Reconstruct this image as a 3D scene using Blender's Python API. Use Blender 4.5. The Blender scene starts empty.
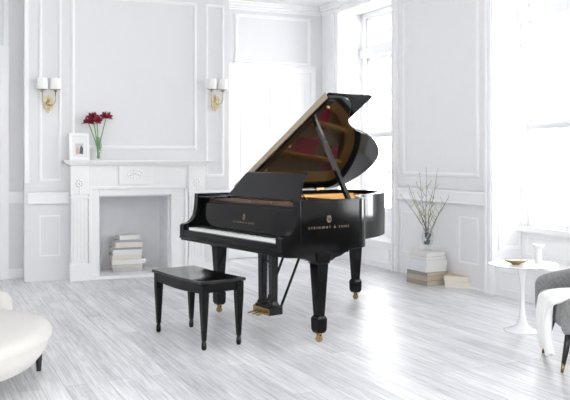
import bpy, bmesh, math, random
from mathutils import Vector, Matrix
random.seed(7)
PI = math.pi
C = bpy.context.scene.collection
# ---------------------------------------------------------------- camera model
FPX, YH, CX, H = 763.0, 160.3, 285.0, 1.3
def fl(px, py, z=0.0):
    d = FPX*(H-z)/(py-YH)
    return ((px-CX)*d/FPX, d)

# ---------------------------------------------------------------- materials
def mat(name, col, rough=0.5, metal=0.0, spec=0.5, bump=0.0, bscale=60, var=0.0, vscale=8, coat=0.0, ior=1.5, sheen=0.0, trans=0.0):
    m = bpy.data.materials.new(name); m.use_nodes = True
    nt = m.node_tree; b = nt.nodes['Principled BSDF']
    c4 = (*col, 1)
    b.inputs['Base Color'].default_value = c4
    b.inputs['Roughness'].default_value = rough
    b.inputs['Metallic'].default_value = metal
    b.inputs['Specular IOR Level'].default_value = spec
    b.inputs['IOR'].default_value = ior
    b.inputs['Coat Weight'].default_value = coat
    b.inputs['Coat Roughness'].default_value = 0.04
    b.inputs['Sheen Weight'].default_value = sheen
    b.inputs['Transmission Weight'].default_value = trans
    tc = nt.nodes.new('ShaderNodeTexCoord')
    if var > 0:
        n = nt.nodes.new('ShaderNodeTexNoise'); n.inputs['Scale'].default_value = vscale; n.inputs['Detail'].default_value = 6
        r = nt.nodes.new('ShaderNodeMapRange'); r.inputs['To Min'].default_value = 1-var; r.inputs['To Max'].default_value = 1+var
        mx = nt.nodes.new('ShaderNodeVectorMath'); mx.operation = 'SCALE'
        mx.inputs[0].default_value = col
        nt.links.new(tc.outputs['Object'], n.inputs['Vector']); nt.links.new(n.outputs['Fac'], r.inputs['Value'])
        nt.links.new(r.outputs[0], mx.inputs['Scale']); nt.links.new(mx.outputs[0], b.inputs['Base Color'])
    if bump > 0:
        n2 = nt.nodes.new('ShaderNodeTexNoise'); n2.inputs['Scale'].default_value = bscale; n2.inputs['Detail'].default_value = 4
        bp = nt.nodes.new('ShaderNodeBump'); bp.inputs['Strength'].default_value = bump; bp.inputs['Distance'].default_value = 0.01
        nt.links.new(tc.outputs['Object'], n2.inputs['Vector']); nt.links.new(n2.outputs['Fac'], bp.inputs['Height'])
        nt.links.new(bp.outputs['Normal'], b.inputs['Normal'])
    return m
M = {}
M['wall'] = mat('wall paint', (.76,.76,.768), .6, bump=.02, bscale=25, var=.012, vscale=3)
M['wallr'] = mat('lightened wall paint', (.82,.82,.826), .6, bump=.02, bscale=25, var=.012, vscale=3)  # same wall paint, lightened in colour to make up for light the pier lacks
M['trim'] = mat('trim paint', (.88,.885,.89), .38, var=.01)
M['marble'] = mat('painted mantel', (.87,.87,.87), .35, var=.015, vscale=5)
M['ceil'] = mat('ceiling paint', (.8,.8,.8), .8)
M['black'] = mat('black lacquer', (.003,.003,.0032), .10, spec=.2)
M['gloss'] = mat('high gloss black', (.004,.004,.004), .06, spec=.6)
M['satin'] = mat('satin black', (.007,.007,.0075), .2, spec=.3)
M['lidin'] = mat('polished ebony underside', (.005,.0045,.0045), .08, ior=1.75)
M['lidedge'] = mat('tan edge reflection', (.42,.34,.25), .45, metal=.2, var=.15, vscale=20)  # tan of light reflected along the lid edge, put into the colour
M['gold'] = mat('gilded lettering', (.26,.20,.14), .5)
M['brass'] = mat('brass', (.34,.235,.10), .25, metal=1.0, var=.3, vscale=40)
M['gilt'] = mat('antique gilt', (.56,.47,.30), .35, metal=.7, var=.2, vscale=40)
M['plate'] = mat('bronzed iron plate', (.92,.50,.14), .38, metal=.3, var=.12, vscale=9)
M['spruce'] = mat('soundboard spruce', (.62,.36,.14), .35, var=.1, vscale=14)
M['felt'] = mat('crimson felt', (.60,.015,.05), .9)
M['mahog'] = mat('reddish wood', (.10,.045,.03), .3, coat=.3, var=.2, vscale=12)
M['ivory'] = mat('ivory key', (.88,.88,.86), .25)
M['bkey'] = mat('black key', (.012,.012,.012), .3)
M['string'] = mat('steel string', (.7,.68,.62), .3, metal=1)
M['cream'] = mat('cream boucle', (.55,.535,.505), .95, bump=.55, bscale=170, var=.05, vscale=30, sheen=.3)
M['tweed'] = mat('grey tweed', (.205,.205,.21), .95, bump=.8, bscale=160, var=.55, vscale=60, sheen=.3)
M['throw'] = mat('white wool throw', (.82,.82,.81), .9, bump=.3, bscale=140, sheen=.2)
M['legblk'] = mat('black leg lacquer', (.012,.011,.012), .3)
M['tulip'] = mat('white enamel', (.86,.865,.87), .2, coat=.3)
M['bowlw'] = mat('white bowl glaze', (.80,.78,.70), .25)
M['bowlb'] = mat('bronze bowl', (.36,.27,.13), .35, metal=.7)
M['porc'] = mat('matte porcelain', (.74,.75,.76), .45)
M['stem'] = mat('green stem', (.16,.34,.08), .5)
M['petal'] = mat('crimson petal', (.22,.006,.03), .5, var=.3, vscale=25)
M['twig'] = mat('grey brown twig', (.17,.15,.13), .8)
M['bud'] = mat('yellow green bud', (.58,.62,.22), .7)
M['page'] = mat('book pages', (.78,.74,.66), .8, var=.08, vscale=90)
M['shade'] = mat('white lampshade', (.88,.88,.87), .8)
M['candle'] = mat('candle tube', (.85,.84,.80), .6)
M['pagetan'] = mat('aged pages', (.56,.49,.39), .8, var=.1, vscale=90)
M['pagewhite'] = mat('white pages', (.82,.82,.80), .8, var=.06, vscale=90)
M['photo'] = mat('photo paper', (.80,.80,.80), .3)
M['pink'] = mat('pinkish print', (.62,.42,.40), .4)
M['dark'] = mat('dark grey print', (.10,.11,.14), .4)
M['pebble'] = mat('dark pebbles', (.07,.07,.08), .5, var=.4, vscale=30)
M['firebox'] = mat('grey firebox plaster', (.80,.80,.82), .75, bump=.15, bscale=20, var=.06, vscale=7)

def glassmat(name, tint=(1,1,1), k=.06, refl_rough=0.02):
    m = bpy.data.materials.new(name); m.use_nodes = True
    nt = m.node_tree; nt.nodes.clear()
    o = nt.nodes.new('ShaderNodeOutputMaterial'); mx = nt.nodes.new('ShaderNodeMixShader')
    t = nt.nodes.new('ShaderNodeBsdfTransparent'); g = nt.nodes.new('ShaderNodeBsdfGlossy')
    t.inputs[0].default_value = (*tint, 1); g.inputs['Roughness'].default_value = refl_rough
    f = nt.nodes.new('ShaderNodeLayerWeight'); f.inputs[0].default_value = .5
    p = nt.nodes.new('ShaderNodeMath'); p.operation = 'POWER'; p.inputs[1].default_value = 4
    q = nt.nodes.new('ShaderNodeMath'); q.operation = 'MULTIPLY_ADD'; q.inputs[1].default_value = .5; q.inputs[2].default_value = k
    nt.links.new(f.outputs['Facing'], p.inputs[0]); nt.links.new(p.outputs[0], q.inputs[0])
    nt.links.new(q.outputs[0], mx.inputs[0]); nt.links.new(t.outputs[0], mx.inputs[1]); nt.links.new(g.outputs[0], mx.inputs[2])
    nt.links.new(mx.outputs[0], o.inputs[0]); return m
M['pane'] = glassmat('window glass', k=.02)
M['vaseglass'] = glassmat('vase glass', (.95,.965,.965), .05)

# whitewashed plank floor, boards run parallel to the window wall
def floor_mat(ang):
    m = bpy.data.materials.new('whitewashed planks'); m.use_nodes = True
    nt = m.node_tree; N = nt.nodes; L = nt.links; b = N['Principled BSDF']
    tc = N.new('ShaderNodeTexCoord'); mp = N.new('ShaderNodeMapping'); mp.inputs['Rotation'].default_value = (0,0,-ang)
    L.new(tc.outputs['Object'], mp.inputs['Vector'])
    br = N.new('ShaderNodeTexBrick'); br.offset = .37; br.inputs['Scale'].default_value = 1
    br.inputs['Brick Width'].default_value = 1.9; br.inputs['Row Height'].default_value = .125
    br.inputs['Mortar Size'].default_value = .0022; br.inputs['Mortar Smooth'].default_value = .3
    br.inputs['Color1'].default_value = (.0,.0,.0,1); br.inputs['Color2'].default_value = (1,1,1,1); br.inputs['Mortar'].default_value = (.5,.5,.5,1)
    L.new(mp.outputs[0], br.inputs['Vector'])
    def streak(sx, sy, det):
        m2 = N.new('ShaderNodeMapping'); m2.inputs['Scale'].default_value = (sx, sy, 1)
        L.new(mp.outputs[0], m2.inputs['Vector'])
        n = N.new('ShaderNodeTexNoise'); n.inputs['Scale'].default_value = 1; n.inputs['Detail'].default_value = det; n.inputs['Roughness'].default_value = .65
        L.new(m2.outputs[0], n.inputs['Vector']); return n.outputs['Fac']
    s1 = streak(1.8, 38, 6); s2 = streak(5, 120, 5); s3 = streak(.9, 1.2, 3)
    def mul(a, k):
        q = N.new('ShaderNodeMath'); q.operation = 'MULTIPLY'; q.inputs[1].default_value = k; L.new(a, q.inputs[0]); return q.outputs[0]
    def add(a, c):
        q = N.new('ShaderNodeMath'); q.operation = 'ADD'; L.new(a, q.inputs[0]); L.new(c, q.inputs[1]); return q.outputs[0]
    sep = N.new('ShaderNodeSeparateColor'); L.new(br.outputs['Color'], sep.inputs[0])
    tot = add(add(mul(s1, .55), mul(s2, .40)), add(mul(s3, .25), mul(sep.outputs[0], .10)))
    cr = N.new('ShaderNodeValToRGB')
    e = cr.color_ramp.elements; e[0].position = .46; e[0].color = (.34,.343,.36,1); e[1].position = .78; e[1].color = (.83,.832,.84,1)
    k = e.new(.60); k.color = (.56,.563,.58,1)
    L.new(tot, cr.inputs[0])
    mx = N.new('ShaderNodeMix'); mx.data_type = 'RGBA'; mx.inputs['B'].default_value = (.28,.28,.30,1)
    L.new(cr.outputs[0], mx.inputs['A']); fk = N.new('ShaderNodeMath'); fk.operation = 'MULTIPLY'; fk.inputs[1].default_value = .55
    L.new(br.outputs['Fac'], fk.inputs[0]); L.new(fk.outputs[0], mx.inputs['Factor'])
    L.new(mx.outputs['Result'], b.inputs['Base Color'])
    b.inputs['Roughness'].default_value = .38; b.inputs['Specular IOR Level'].default_value = .8
    bp = N.new('ShaderNodeBump'); bp.inputs['Strength'].default_value = .08; bp.inputs['Distance'].default_value = .01
    L.new(tot, bp.inputs['Height']); L.new(bp.outputs[0], b.inputs['Normal'])
    return m

# ---------------------------------------------------------------- geometry helpers
def NB(): return bmesh.new()
def box(bm, x0,x1,y0,y1,z0,z1, T=None):
    vs = [Vector(p) for p in ((x0,y0,z0),(x1,y0,z0),(x1,y1,z0),(x0,y1,z0),(x0,y0,z1),(x1,y0,z1),(x1,y1,z1),(x0,y1,z1))]
    if T is not None: vs = [T @ v for v in vs]
    v = [bm.verts.new(p) for p in vs]
    for f in ((0,3,2,1),(4,5,6,7),(0,1,5,4),(1,2,6,5),(2,3,7,6),(3,0,4,7)): bm.faces.new([v[i] for i in f])
    return bm
def frustum(bm, cx, cy, z0, a0, b0, z1, a1, b1, ox=0, oy=0):
    lo = [bm.verts.new((cx+sx*a0, cy+sy*b0, z0)) for sx,sy in ((-1,-1),(1,-1),(1,1),(-1,1))]
    hi = [bm.verts.new((cx+ox+sx*a1, cy+oy+sy*b1, z1)) for sx,sy in ((-1,-1),(1,-1),(1,1),(-1,1))]
    bm.faces.new(lo[::-1]); bm.faces.new(hi)
    for i in range(4): bm.faces.new((lo[i], lo[(i+1)%4], hi[(i+1)%4], hi[i]))
def prism(bm, pts, vec):
    a = [bm.verts.new(p) for p in pts]; vec = Vector(vec)
    b = [bm.verts.new(Vector(p)+vec) for p in pts]; n = len(a)
    fa = bm.faces.new(a[::-1]); fb = bm.faces.new(b)
    for i in range(n): bm.faces.new((a[i], a[(i+1)%n], b[(i+1)%n], b[i]))
def lathe(bm, prof, n=32, c=(0,0,0), sx=1, sy=1):
    rings = []
    for r, z in prof:
        if r < 1e-5: rings.append([bm.verts.new((c[0], c[1], c[2]+z))])
        else: rings.append([bm.verts.new((c[0]+sx*r*math.cos(2*PI*i/n), c[1]+sy*r*math.sin(2*PI*i/n), c[2]+z)) for i in range(n)])
    for A, B in zip(rings, rings[1:]):
        for i in range(n):
            j = (i+1) % n
            if len(A) == 1 and len(B) == 1: continue
            if len(A) == 1: bm.faces.new((A[0], B[j], B[i]))
            elif len(B) == 1: bm.faces.new((A[i], A[j], B[0]))
            else: bm.faces.new((A[i], A[j], B[j], B[i]))
    if len(rings[0]) > 1: bm.faces.new(rings[0][::-1])
    if len(rings[-1]) > 1: bm.faces.new(rings[-1])
def tube(bm, pts, rad, n=8):
    pts = [Vector(p) for p in pts]
    if not hasattr(rad, '__len__'): rad = [rad]*len(pts)
    rings = []; prev = None
    for i, p in enumerate(pts):
        t = (pts[min(i+1,len(pts)-1)] - pts[max(i-1,0)]).normalized()
        ref = Vector((0,0,1)) if abs(t.z) < .9 else Vector((1,0,0))
        if prev is None: x = t.cross(ref).normalized()
        else:
            x = (prev - t*prev.dot(t)).normalized()
        prev = x; y = t.cross(x)
        rings.append([bm.verts.new(p + (x*math.cos(2*PI*k/n) + y*math.sin(2*PI*k/n))*rad[i]) for k in range(n)])
    for A, B in zip(rings, rings[1:]):
        for k in range(n): bm.faces.new((A[k], A[(k+1)%n], B[(k+1)%n], B[k]))
    bm.faces.new(rings[0][::-1]); bm.faces.new(rings[-1])
def obj(name, bm, m, parent=None, bevel=0, smooth=False, seg=2, sub=0, ang=30):
    bmesh.ops.recalc_face_normals(bm, faces=bm.faces[:])
    me = bpy.data.meshes.new(name); bm.to_mesh(me); bm.free()
    me.materials.append(m)
    o = bpy.data.objects.new(name, me); C.objects.link(o)
    if parent: o.parent = parent
    if smooth:
        for p in me.polygons: p.use_smooth = True
    if bevel:
        b = o.modifiers.new('bevel', 'BEVEL'); b.width = bevel; b.segments = seg; b.limit_method = 'ANGLE'; b.angle_limit = math.radians(ang)
    if sub:
        s = o.modifiers.new('sub', 'SUBSURF'); s.levels = sub; s.render_levels = sub
    return o
def tag(o, label, cat, group=None):
    o['label'] = label; o['category'] = cat
    if group: o['group'] = group
    return o
def thing(name, label, cat, loc=(0,0,0), rz=0, group=None):
    o = bpy.data.objects.new(name, None); C.objects.link(o)
    o.location = loc; o.rotation_euler = (0,0,rz); o.empty_display_size = .1
    return tag(o, label, cat, group)
def struct(name, bm, m, F=None, bevel=0, parent=None):
    o = obj(name, bm, m, parent, bevel)
    if parent is None:
        o['kind'] = 'structure'
        if F is not None: o.location = (F.o.x, F.o.y, 0); o.rotation_euler = (0,0,F.a)
    return o
class Frame:
    """wall frame: local x runs along the wall to the right, local y away from the room"""
    def __init__(s, p, d):
        s.o = Vector(p); s.a = math.atan2(d[1], d[0]); s.d = Vector((math.cos(s.a), math.sin(s.a))); s.w = Vector((-s.d.y, s.d.x))
    def s(s_, px, off=0):
        p = s_.o + s_.w*off; k = (px-CX)/FPX
        return (k*p.y - p.x)/(s_.d.x - k*s_.d.y)
    def z(s_, px, py, off=0):
        s = s_.s(px, off); p = s_.o + s_.w*off + s_.d*s
        return H - (py-YH)*p.y/FPX
    def pt(s_, s, off, z=0):
        p = s_.o + s_.w*off + s_.d*s; return Vector((p.x, p.y, z))
def frame_mould(bm, x0, x1, z0, z1, w=.035, t=.018, y=0):
    """picture-frame moulding standing t proud of plane y: flat band with a raised inner bead"""
    for (a,b,c,d) in ((x0,x1,z0,z0+w),(x0,x1,z1-w,z1),(x0,x0+w,z0+w,z1-w),(x1-w,x1,z0+w,z1-w)):
        box(bm, a,b, y-t*.5, y, c,d)
        e = w*.28
        box(bm, a+e if b-a>w*1.5 or True else a, b-e, y-t, y-t*.4, c+e, d-e)

# ================================================================ ROOM
FW = Frame(fl(29,282), (2200-285, 763))      # chimney breast face
RW = Frame(fl(484,292), (365, -763))         # window wall
ZC = 3.40
fa = RW.a
# floor
bm = NB(); box(bm, -5.5, 8.0, -2.0, 14, -.1, 0)
o = struct('floor', bm, floor_mat(fa))
# ceiling
bm = NB(); box(bm, -5.5, 8.0, -2.0, 14, ZC, ZC+.1)
struct('ceiling', bm, M['ceil'])
# --- chimney breast wall
sL, sR = FW.s(24.5), FW.s(229)
corner_s = RW.s(322)
cp = RW.pt(corner_s, 0)
back_off = (Vector((cp.x,cp.y)) - FW.o).dot(FW.w)
corner_fs = (Vector((cp.x,cp.y)) - FW.o).dot(FW.d)
ALC = .30
fx0, fx1 = FW.s(99.5,-.12), FW.s(172,-.12)   # firebox opening
fz1 = FW.z(99.5,196,-.12)
bm = NB()
box(bm, sL, fx0, 0, back_off, 0, ZC); box(bm, fx1, sR, 0, back_off, 0, ZC); box(bm, fx0, fx1, 0, back_off, fz1, ZC)
box(bm, fx0, fx1, .44, back_off, 0, fz1)
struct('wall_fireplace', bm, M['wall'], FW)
bm = NB(); box(bm, fx0, fx0+.02, .0, .44, .03, fz1); box(bm, fx1-.02, fx1, 0, .44, .03, fz1); box(bm, fx0, fx1, .42, .44, .03, fz1); box(bm, fx0, fx1, 0, .44, fz1-.02, fz1)
struct('trim_1', bm, M['firebox'], FW)
# alcove wall and back wall
bm = NB(); box(bm, sL-2.6, sL, ALC, ALC+.2, 0, ZC)
struct('wall_left', bm, M['wall'], FW)
bm = NB(); box(bm, sR, corner_fs+.3, back_off, back_off+.2, 0, ZC)
struct('wall_back', bm, M['wall'], FW)
bm = NB(); box(bm, sL-2.8, sL-2.6, -5.2, ALC+.2, 0, ZC)  # unseen side wall, added to block light and darken the alcove
struct('wall_side', bm, M['wall'], FW)
# mouldings on the breast
zr0, zr1 = FW.z(50,203.8), FW.z(50,192.2)
t = NB()
frame_mould(t, FW.s(39), FW.s(61.5), FW.z(40,182), 3.12, .032)
frame_mould(t, FW.s(71), FW.s(196.5), FW.z(120,149), FW.z(190,2.6), .038, .022)
frame_mould(t, FW.s(205), FW.s(224), FW.z(210,177), FW.z(210,4.5), .034)
box(t, sL, sL+.045, -.03, .0, zr1+.1, ZC)
struct('trim_2', t, M['trim'], FW, bevel=.003)
t = NB()
frame_mould(t, FW.s(39.5), FW.s(60), FW.z(40,256.5), FW.z(40,215.5), .014, .008)
frame_mould(t, FW.s(208), FW.s(224), .35, .78, .014, .008)
struct('trim_3', t, M['trim'], FW)
t = NB()     # chair rail on both sides of the fireplace
for a, b in ((sL+.03, FW.s(69)), (FW.s(204), sR)):
    box(t, a, b, -.022, 0, zr0, zr1); box(t, a, b, -.034, 0, zr1-.022, zr1)
    box(t, a, b, -.028, 0, zr0, zr0+.018)
struct('trim_4', t, M['trim'], FW, bevel=.003)
t = NB(); box(t, FW.s(204), sR, -.015, 0, 0, .11)
struct('baseboard_fireplace', t, M['trim'], FW, bevel=.004)
# alcove: rail, baseboard, door with overpanel
t = NB(); sa = FW.s(9, ALC)
box(t, sa, sL, ALC-.022, ALC, zr0, zr1); box(t, sa, sL, ALC-.032, ALC, zr1-.02, zr1)
struct('trim_5', t, M['trim'], FW, bevel=.003)
t = NB(); box(t, sa, sL, ALC-.015, ALC, 0, .11)
struct('baseboard_left', t, M['trim'], FW)
zd = FW.z(5, 57, ALC)
t = NB(); box(t, sa-.09, sa, ALC-.035, ALC, 0, zd+.1); box(t, sa-1.2, sa-.09, ALC-.035, ALC, zd, zd+.1)
box(t, sa-1.2, sa-1.11, ALC-.035, ALC, 0, zd)
struct('trim_6', t, M['trim'], FW, bevel=.004)
t = NB(); box(t, sa-1.11, sa-.09, ALC-.018, ALC, .01, zd)
d1 = struct('door_1', t, M['trim'], FW)
t = NB()
for (a,b) in ((.12,.85),(1.02,zd-.14)):
    frame_mould(t, sa-1.0, sa-.64, a, b, .03, .012, ALC-.018); frame_mould(t, sa-.56, sa-.2, a, b, .03, .012, ALC-.018)
struct('door_panel', t, M['trim'], FW, parent=d1)
t = NB(); frame_mould(t, sa-1.2, FW.s(8.5,ALC), FW.z(8,50.5,ALC), 3.15, .05, .02, ALC)
struct('trim_7', t, M['trim'], FW, bevel=.003)
# back wall: overdoor panel, door casing, door, cornice
B0 = back_off
t = NB()
frame_mould(t, FW.s(234.5,B0), FW.s(310.5,B0), FW.z(240,63.5,B0), FW.z(270,16,B0), .045, .025, B0)
struct('trim_8', t, M['trim'], FW, bevel=.004)
dx0, dx1 = FW.s(235,B0), FW.s(310,B0); zd2 = FW.z(270,72,B0)
t = NB()
box(t, dx0-.1, dx0, B0-.035, B0, 0, zd2+.07); box(t, dx1, dx1+.0, B0-.035, B0, 0, zd2) if False else None
box(t, dx1, dx1+.07, B0-.035, B0, 0, zd2+.07); box(t, dx0, dx1, B0-.035, B0, zd2, zd2+.07)
box(t, dx0-.1, dx1+.07, B0-.05, B0, zd2+.07, zd2+.095)
struct('trim_9', t, M['trim'], FW, bevel=.004)
t = NB(); box(t, dx0, dx1, B0-.02, B0, .01, zd2)
d2 = struct('door_2', t, M['trim'], FW)
t = NB(); mid = (dx0+dx1)/2
for a,b in ((dx0+.07, mid-.035),(mid+.035, dx1-.07)):
    frame_mould(t, a, b, .15, .80, .028, .012, B0-.02); frame_mould(t, a, b, .98, zd2-.12, .028, .012, B0-.02)
box(t, mid-.004, mid+.004, B0-.026, B0-.02, .01, zd2)
struct('door_panel', t, M['trim'], FW, parent=d2)
t = NB()
def cornice(bm, x0, x1, y):
    for dz0, dz1, p in ((0,.03,.10),(.03,.06,.075),(.06,.085,.045),(.085,.11,.02)):
        box(bm, x0, x1, y-p, y, ZC-dz1, ZC-dz0)
cornice(t, sR, corner_fs+.02, B0)
struct('trim_10', t, M['trim'], FW, bevel=.003)
t = NB(); cornice(t, sL, sR, 0); struct('trim_11', t, M['trim'], FW, bevel=.003)
t = NB(); box(t, dx1+.07, corner_fs, B0-.015, B0, 0, .14); box(t, sR, dx0-.1, B0-.015, B0, 0, .14)
struct('baseboard_back', t, M['trim'], FW)

# --- window wall
NI = .34                                            # niche depth
w1a, w1b = RW.s(340), RW.s(393.5)
w2a = RW.s(494.5); w2b = w2a + (w1b-w1a)*1.0
w3a = w2b+.75; w3b = w3a+(w1b-w1a)  # third window is unseen, added to throw more light on the floor
WT = .5; s_end = w2b+6.0
zh = 3.25; zseat = .33
t = NB()
box(t, corner_s, w1a, 0, WT, 0, ZC); box(t, w1b, w2a, 0, WT, 0, ZC); box(t, w2b, w3a, 0, WT, 0, ZC); box(t, w3b, s_end, 0, WT, 0, ZC); box(t, w3a, w3b, 0, WT, zh, ZC)
box(t, w1a, w1b, 0, WT, zh, ZC); box(t, w2a, w2b, 0, WT, zh, ZC)
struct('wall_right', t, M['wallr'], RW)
zw0, zw1 = RW.z(450,206.2), RW.z(450,192.5)
dz0, dz1 = RW.z(460,204), RW.z(460,190.6)
# casings
t = NB()
for a in (w1a-.115, w1b, w2a-.115, w2b, w3a-.115, w3b):
    box(t, a, a+.115, -.03, 0, 0, ZC-.11); box(t, a+.012, a+.04, -.045, -.03, 0, ZC-.11); box(t, a+.075, a+.10, -.04, -.03, 0, ZC-.11)
for a, b in ((w1a,w1b),(w2a,w2b),(w3a,w3b)): box(t, a, b, -.03, 0, zh, zh+.12)
struct('trim_12', t, M['trim'], RW, bevel=.003)
# pier panels
t = NB()
pa, pb = RW.s(404), RW.s(479.5)
frame_mould(t, pa, pb, RW.z(440,176.5), 3.1, .045, .025)
struct('trim_13', t, M['trim'], RW, bevel=.004)
t = NB()
frame_mould(t, RW.s(459), RW.s(479), RW.z(468,264), RW.z(468,217), .018, .010)
frame_mould(t, RW.s(401.5), RW.s(417), RW.z(468,264), RW.z(468,217), .018, .010)
struct('trim_14', t, M['trim'], RW)
t = NB()
for a, b in ((w1b+.115, w2a-.115),):
    box(t, a, b, -.02, 0, dz0, dz1); box(t, a, b, -.034, 0, dz1-.03, dz1); box(t, a, b, -.026, 0, dz0, dz0+.02)
struct('trim_15', t, M['trim'], RW, bevel=.003)
t = NB(); box(t, w1b+.115, w2a-.115, -.010, 0, 0, .02)
struct('baseboard_right', t, M['trim'], RW)
t = NB(); cornice(t, corner_s, s_end, 0); struct('trim_16', t, M['trim'], RW, bevel=.003)
# niches: reveal panels, seat, sash windows
def niche(idx, a, b):
    t = NB()
    for x in (a, b):     # panelled reveals
        s = 1 if x == a else -1
        for z0, z1 in ((zseat+.1, .92),(1.02, 2.35),(2.45, zh-.1)):
            x0, x1 = sorted((x, x+s*.012))
            box(t, x0, x1, .05, .08, z0, z1); box(t, x0, x1, NI-.05, NI-.02, z0, z1); box(t, x0, x1, .08, NI-.05, z0, z0+.03); box(t, x0, x1, .08, NI-.05, z1-.03, z1)
    struct('trim_%d' % (16+idx*2-1), t, M['trim'], RW)
    t = NB(); box(t, a, b, .0, NI+.1, 0, zseat-.03); box(t, a, b, -.02, NI+.1, zseat-.03, zseat)
    frame_mould(t, a+.08, b-.08, .06, zseat-.08, .02, .01, 0)
    box(t, a, b, NI, WT, zseat, .60); frame_mould(t, a+.08, b-.08, zseat+.04, .56, .02, .01, NI)
    struct('trim_%d' % (16+idx*2), t, M['trim'], RW, bevel=.003)
    t = NB(); zb = .60; zm = 1.64; zt = 2.68
    f = .075
    box(t, a, a+f, NI-.02, NI+.1, zb, zh); box(t, b-f, b, NI-.02, NI+.1, zb, zh); box(t, a, b, NI-.05, NI+.1, zb, zb+.05)
    box(t, a, b, NI-.02, NI+.1, zh-.06, zh); box(t, a, b, NI-.05, NI+.1, zt-.02, zt+.10)
    box(t, a+f, b-f, NI+.0, NI+.05, zm-.03, zm+.03)
    w = struct('window_%d' % idx, t, M['trim'], RW, bevel=.004)
    t = NB()
    for z0, z1, y in ((zb+.05, zm, NI+.0),(zm, zt-.02, NI+.04),(zt+.10, zh-.06, NI+.02)):
        x0, x1 = a+f, b-f; g = .045
        box(t, x0, x0+g, y, y+.035, z0, z1); box(t, x1-g, x1, y, y+.035, z0, z1); box(t, x0, x1, y, y+.035, z0, z0+g); box(t, x0, x1, y, y+.035, z1-g, z1)
        if z1-z0 > .6: box(t, x0, x1, y+.005, y+.03, (z0+z1)/2-.010, (z0+z1)/2+.010)
        box(t, (x0+x1)/2-.010, (x0+x1)/2+.010, y+.005, y+.03, z0, z1)
    struct('window_frame', t, M['trim'], RW, parent=w)
    t = NB(); box(t, a+f, b-f, NI+.026, NI+.030, zb+.05, zt); box(t, a+f, b-f, NI+.026, NI+.030, zt+.1, zh-.06)
    struct('window_pane', t, M['pane'], RW, parent=w)
print('Z', RW.z(378,47,NI), RW.z(380,2,NI), RW.z(540,18,NI), RW.z(530,7,NI), RW.z(550,122,NI), RW.z(545,238,NI), w1b-w1a, RW.s(362,NI)-w1a, RW.s(525,NI)-w2a)
niche(1, w1a, w1b); niche(2, w2a, w2b); niche(3, w3a, w3b)

# --- fireplace surround
fp = thing('fireplace_surround', 'white carved fireplace surround with shelf and open grey firebox', 'fireplace', (FW.o.x, FW.o.y, 0), FW.a)
OF = -.12
ax0, ax1 = FW.s(70,OF), FW.s(205,OF)
zsh = FW.z(80,160.3,-.2)
pw = FW.s(89,OF)-ax0
ztop = zsh-.035
def col(x0, x1):
    b = NB()
    box(b, x0-.0, x1, OF-.012, 0, 0, .17); box(b, x0+.012, x1-.012, OF+.0, 0, .17, ztop)
    box(b, x0+.006, x1-.006, OF-.008, 0, .17, .185)
    for i in range(4):
        x = x0+.035+i*(x1-x0-.07-.012)/3
        box(b, x, x+.012, OF-.006, OF+.002, .22, .86)
    box(b, x0+.002, x1-.002, OF-.012, 0, .885, .91)
    box(b, x0+.004, x1-.004, OF-.012, 0, .93, ztop)
    # carved rosette
    cx, cz = (x0+x1)/2, 1.05
    for k in range(8):
        a = k*PI/4; T = Matrix.Translation((cx+.030*math.cos(a), OF-.012, cz+.036*math.sin(a)))
        bmesh.ops.create_uvsphere(b, u_segments=8, v_segments=5, radius=.015, matrix=T)
    bmesh.ops.create_uvsphere(b, u_segments=10, v_segments=6, radius=.016, matrix=Matrix.Translation((cx, OF-.014, cz)))
    for k in range(3):
        bmesh.ops.create_uvsphere(b, u_segments=8, v_segments=5, radius=.012, matrix=Matrix.Translation((cx, OF-.01, cz-.06-.02*k)))
    return b
obj('pilaster', col(ax0, ax0+pw), M['marble'], fp, .003)
obj('pilaster', col(ax1-pw, ax1), M['marble'], fp, .003)
b = NB(); e = .025
box(b, ax0+pw-.01, ax1-pw+.01, OF+.02, 0, fz1+.09, ztop)
obj('frieze', b, M['marble'], fp, .003)
b = NB()   # stepped architrave around the opening
xi0, xi1 = ax0+pw, ax1-pw
box(b, xi0-.005, fx0, OF+.045, 0, .03, fz1+.10); box(b, fx1, xi1+.005, OF+.045, 0, .03, fz1+.10); box(b, fx0, fx1, OF+.045, 0, fz1, fz1+.10)
g = .03
box(b, xi0-.005, xi0+g, OF+.012, 0, .03, fz1+.10); box(b, xi1-g, xi1+.005, OF+.012, 0, .03, fz1+.10); box(b, xi0, xi1, OF+.012, 0, fz1+.07, fz1+.10)
obj('architrave', b, M['marble'], fp, .003)
b = NB(); c0, c1 = FW.s(119,OF), FW.s(152,OF)
zc0 = fz1+.12
box(b, c0, c1, OF-.004, 0, zc0, ztop); 
cx, cz = (c0+c1)/2, (zc0+ztop)/2
for k in range(14):
    a = k*2*PI/14
    bmesh.ops.create_uvsphere(b, u_segments=8, v_segments=5, radius=.010, matrix=Matrix.Translation((cx+.085*math.cos(a), OF-.005, cz+.045*math.sin(a))))
for k in range(-3,4):
    bmesh.ops.create_uvsphere(b, u_segments=8, v_segments=5, radius=.013-.001*abs(k), matrix=Matrix.Translation((cx+.018*k, OF-.005, cz+.012*math.cos(k))))
obj('carved_tablet', b, M['marble'], fp, .002)
b = NB()
box(b, ax0-.075, ax1+.075, -.225, 0, zsh-.022, zsh); box(b, ax0-.055, ax1+.055, -.195, 0, zsh-.038, zsh-.020)
box(b, ax0-.02, ax1+.02, -.16, 0, zsh-.055, zsh-.036)
obj('mantel_shelf', b, M['marble'], fp, .004)
b = NB(); box(b, ax0+pw-.0, ax1-pw+.0, OF-.012, .44, 0, .035)
obj('hearth_slab', b, M['marble'], fp, .004)

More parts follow.
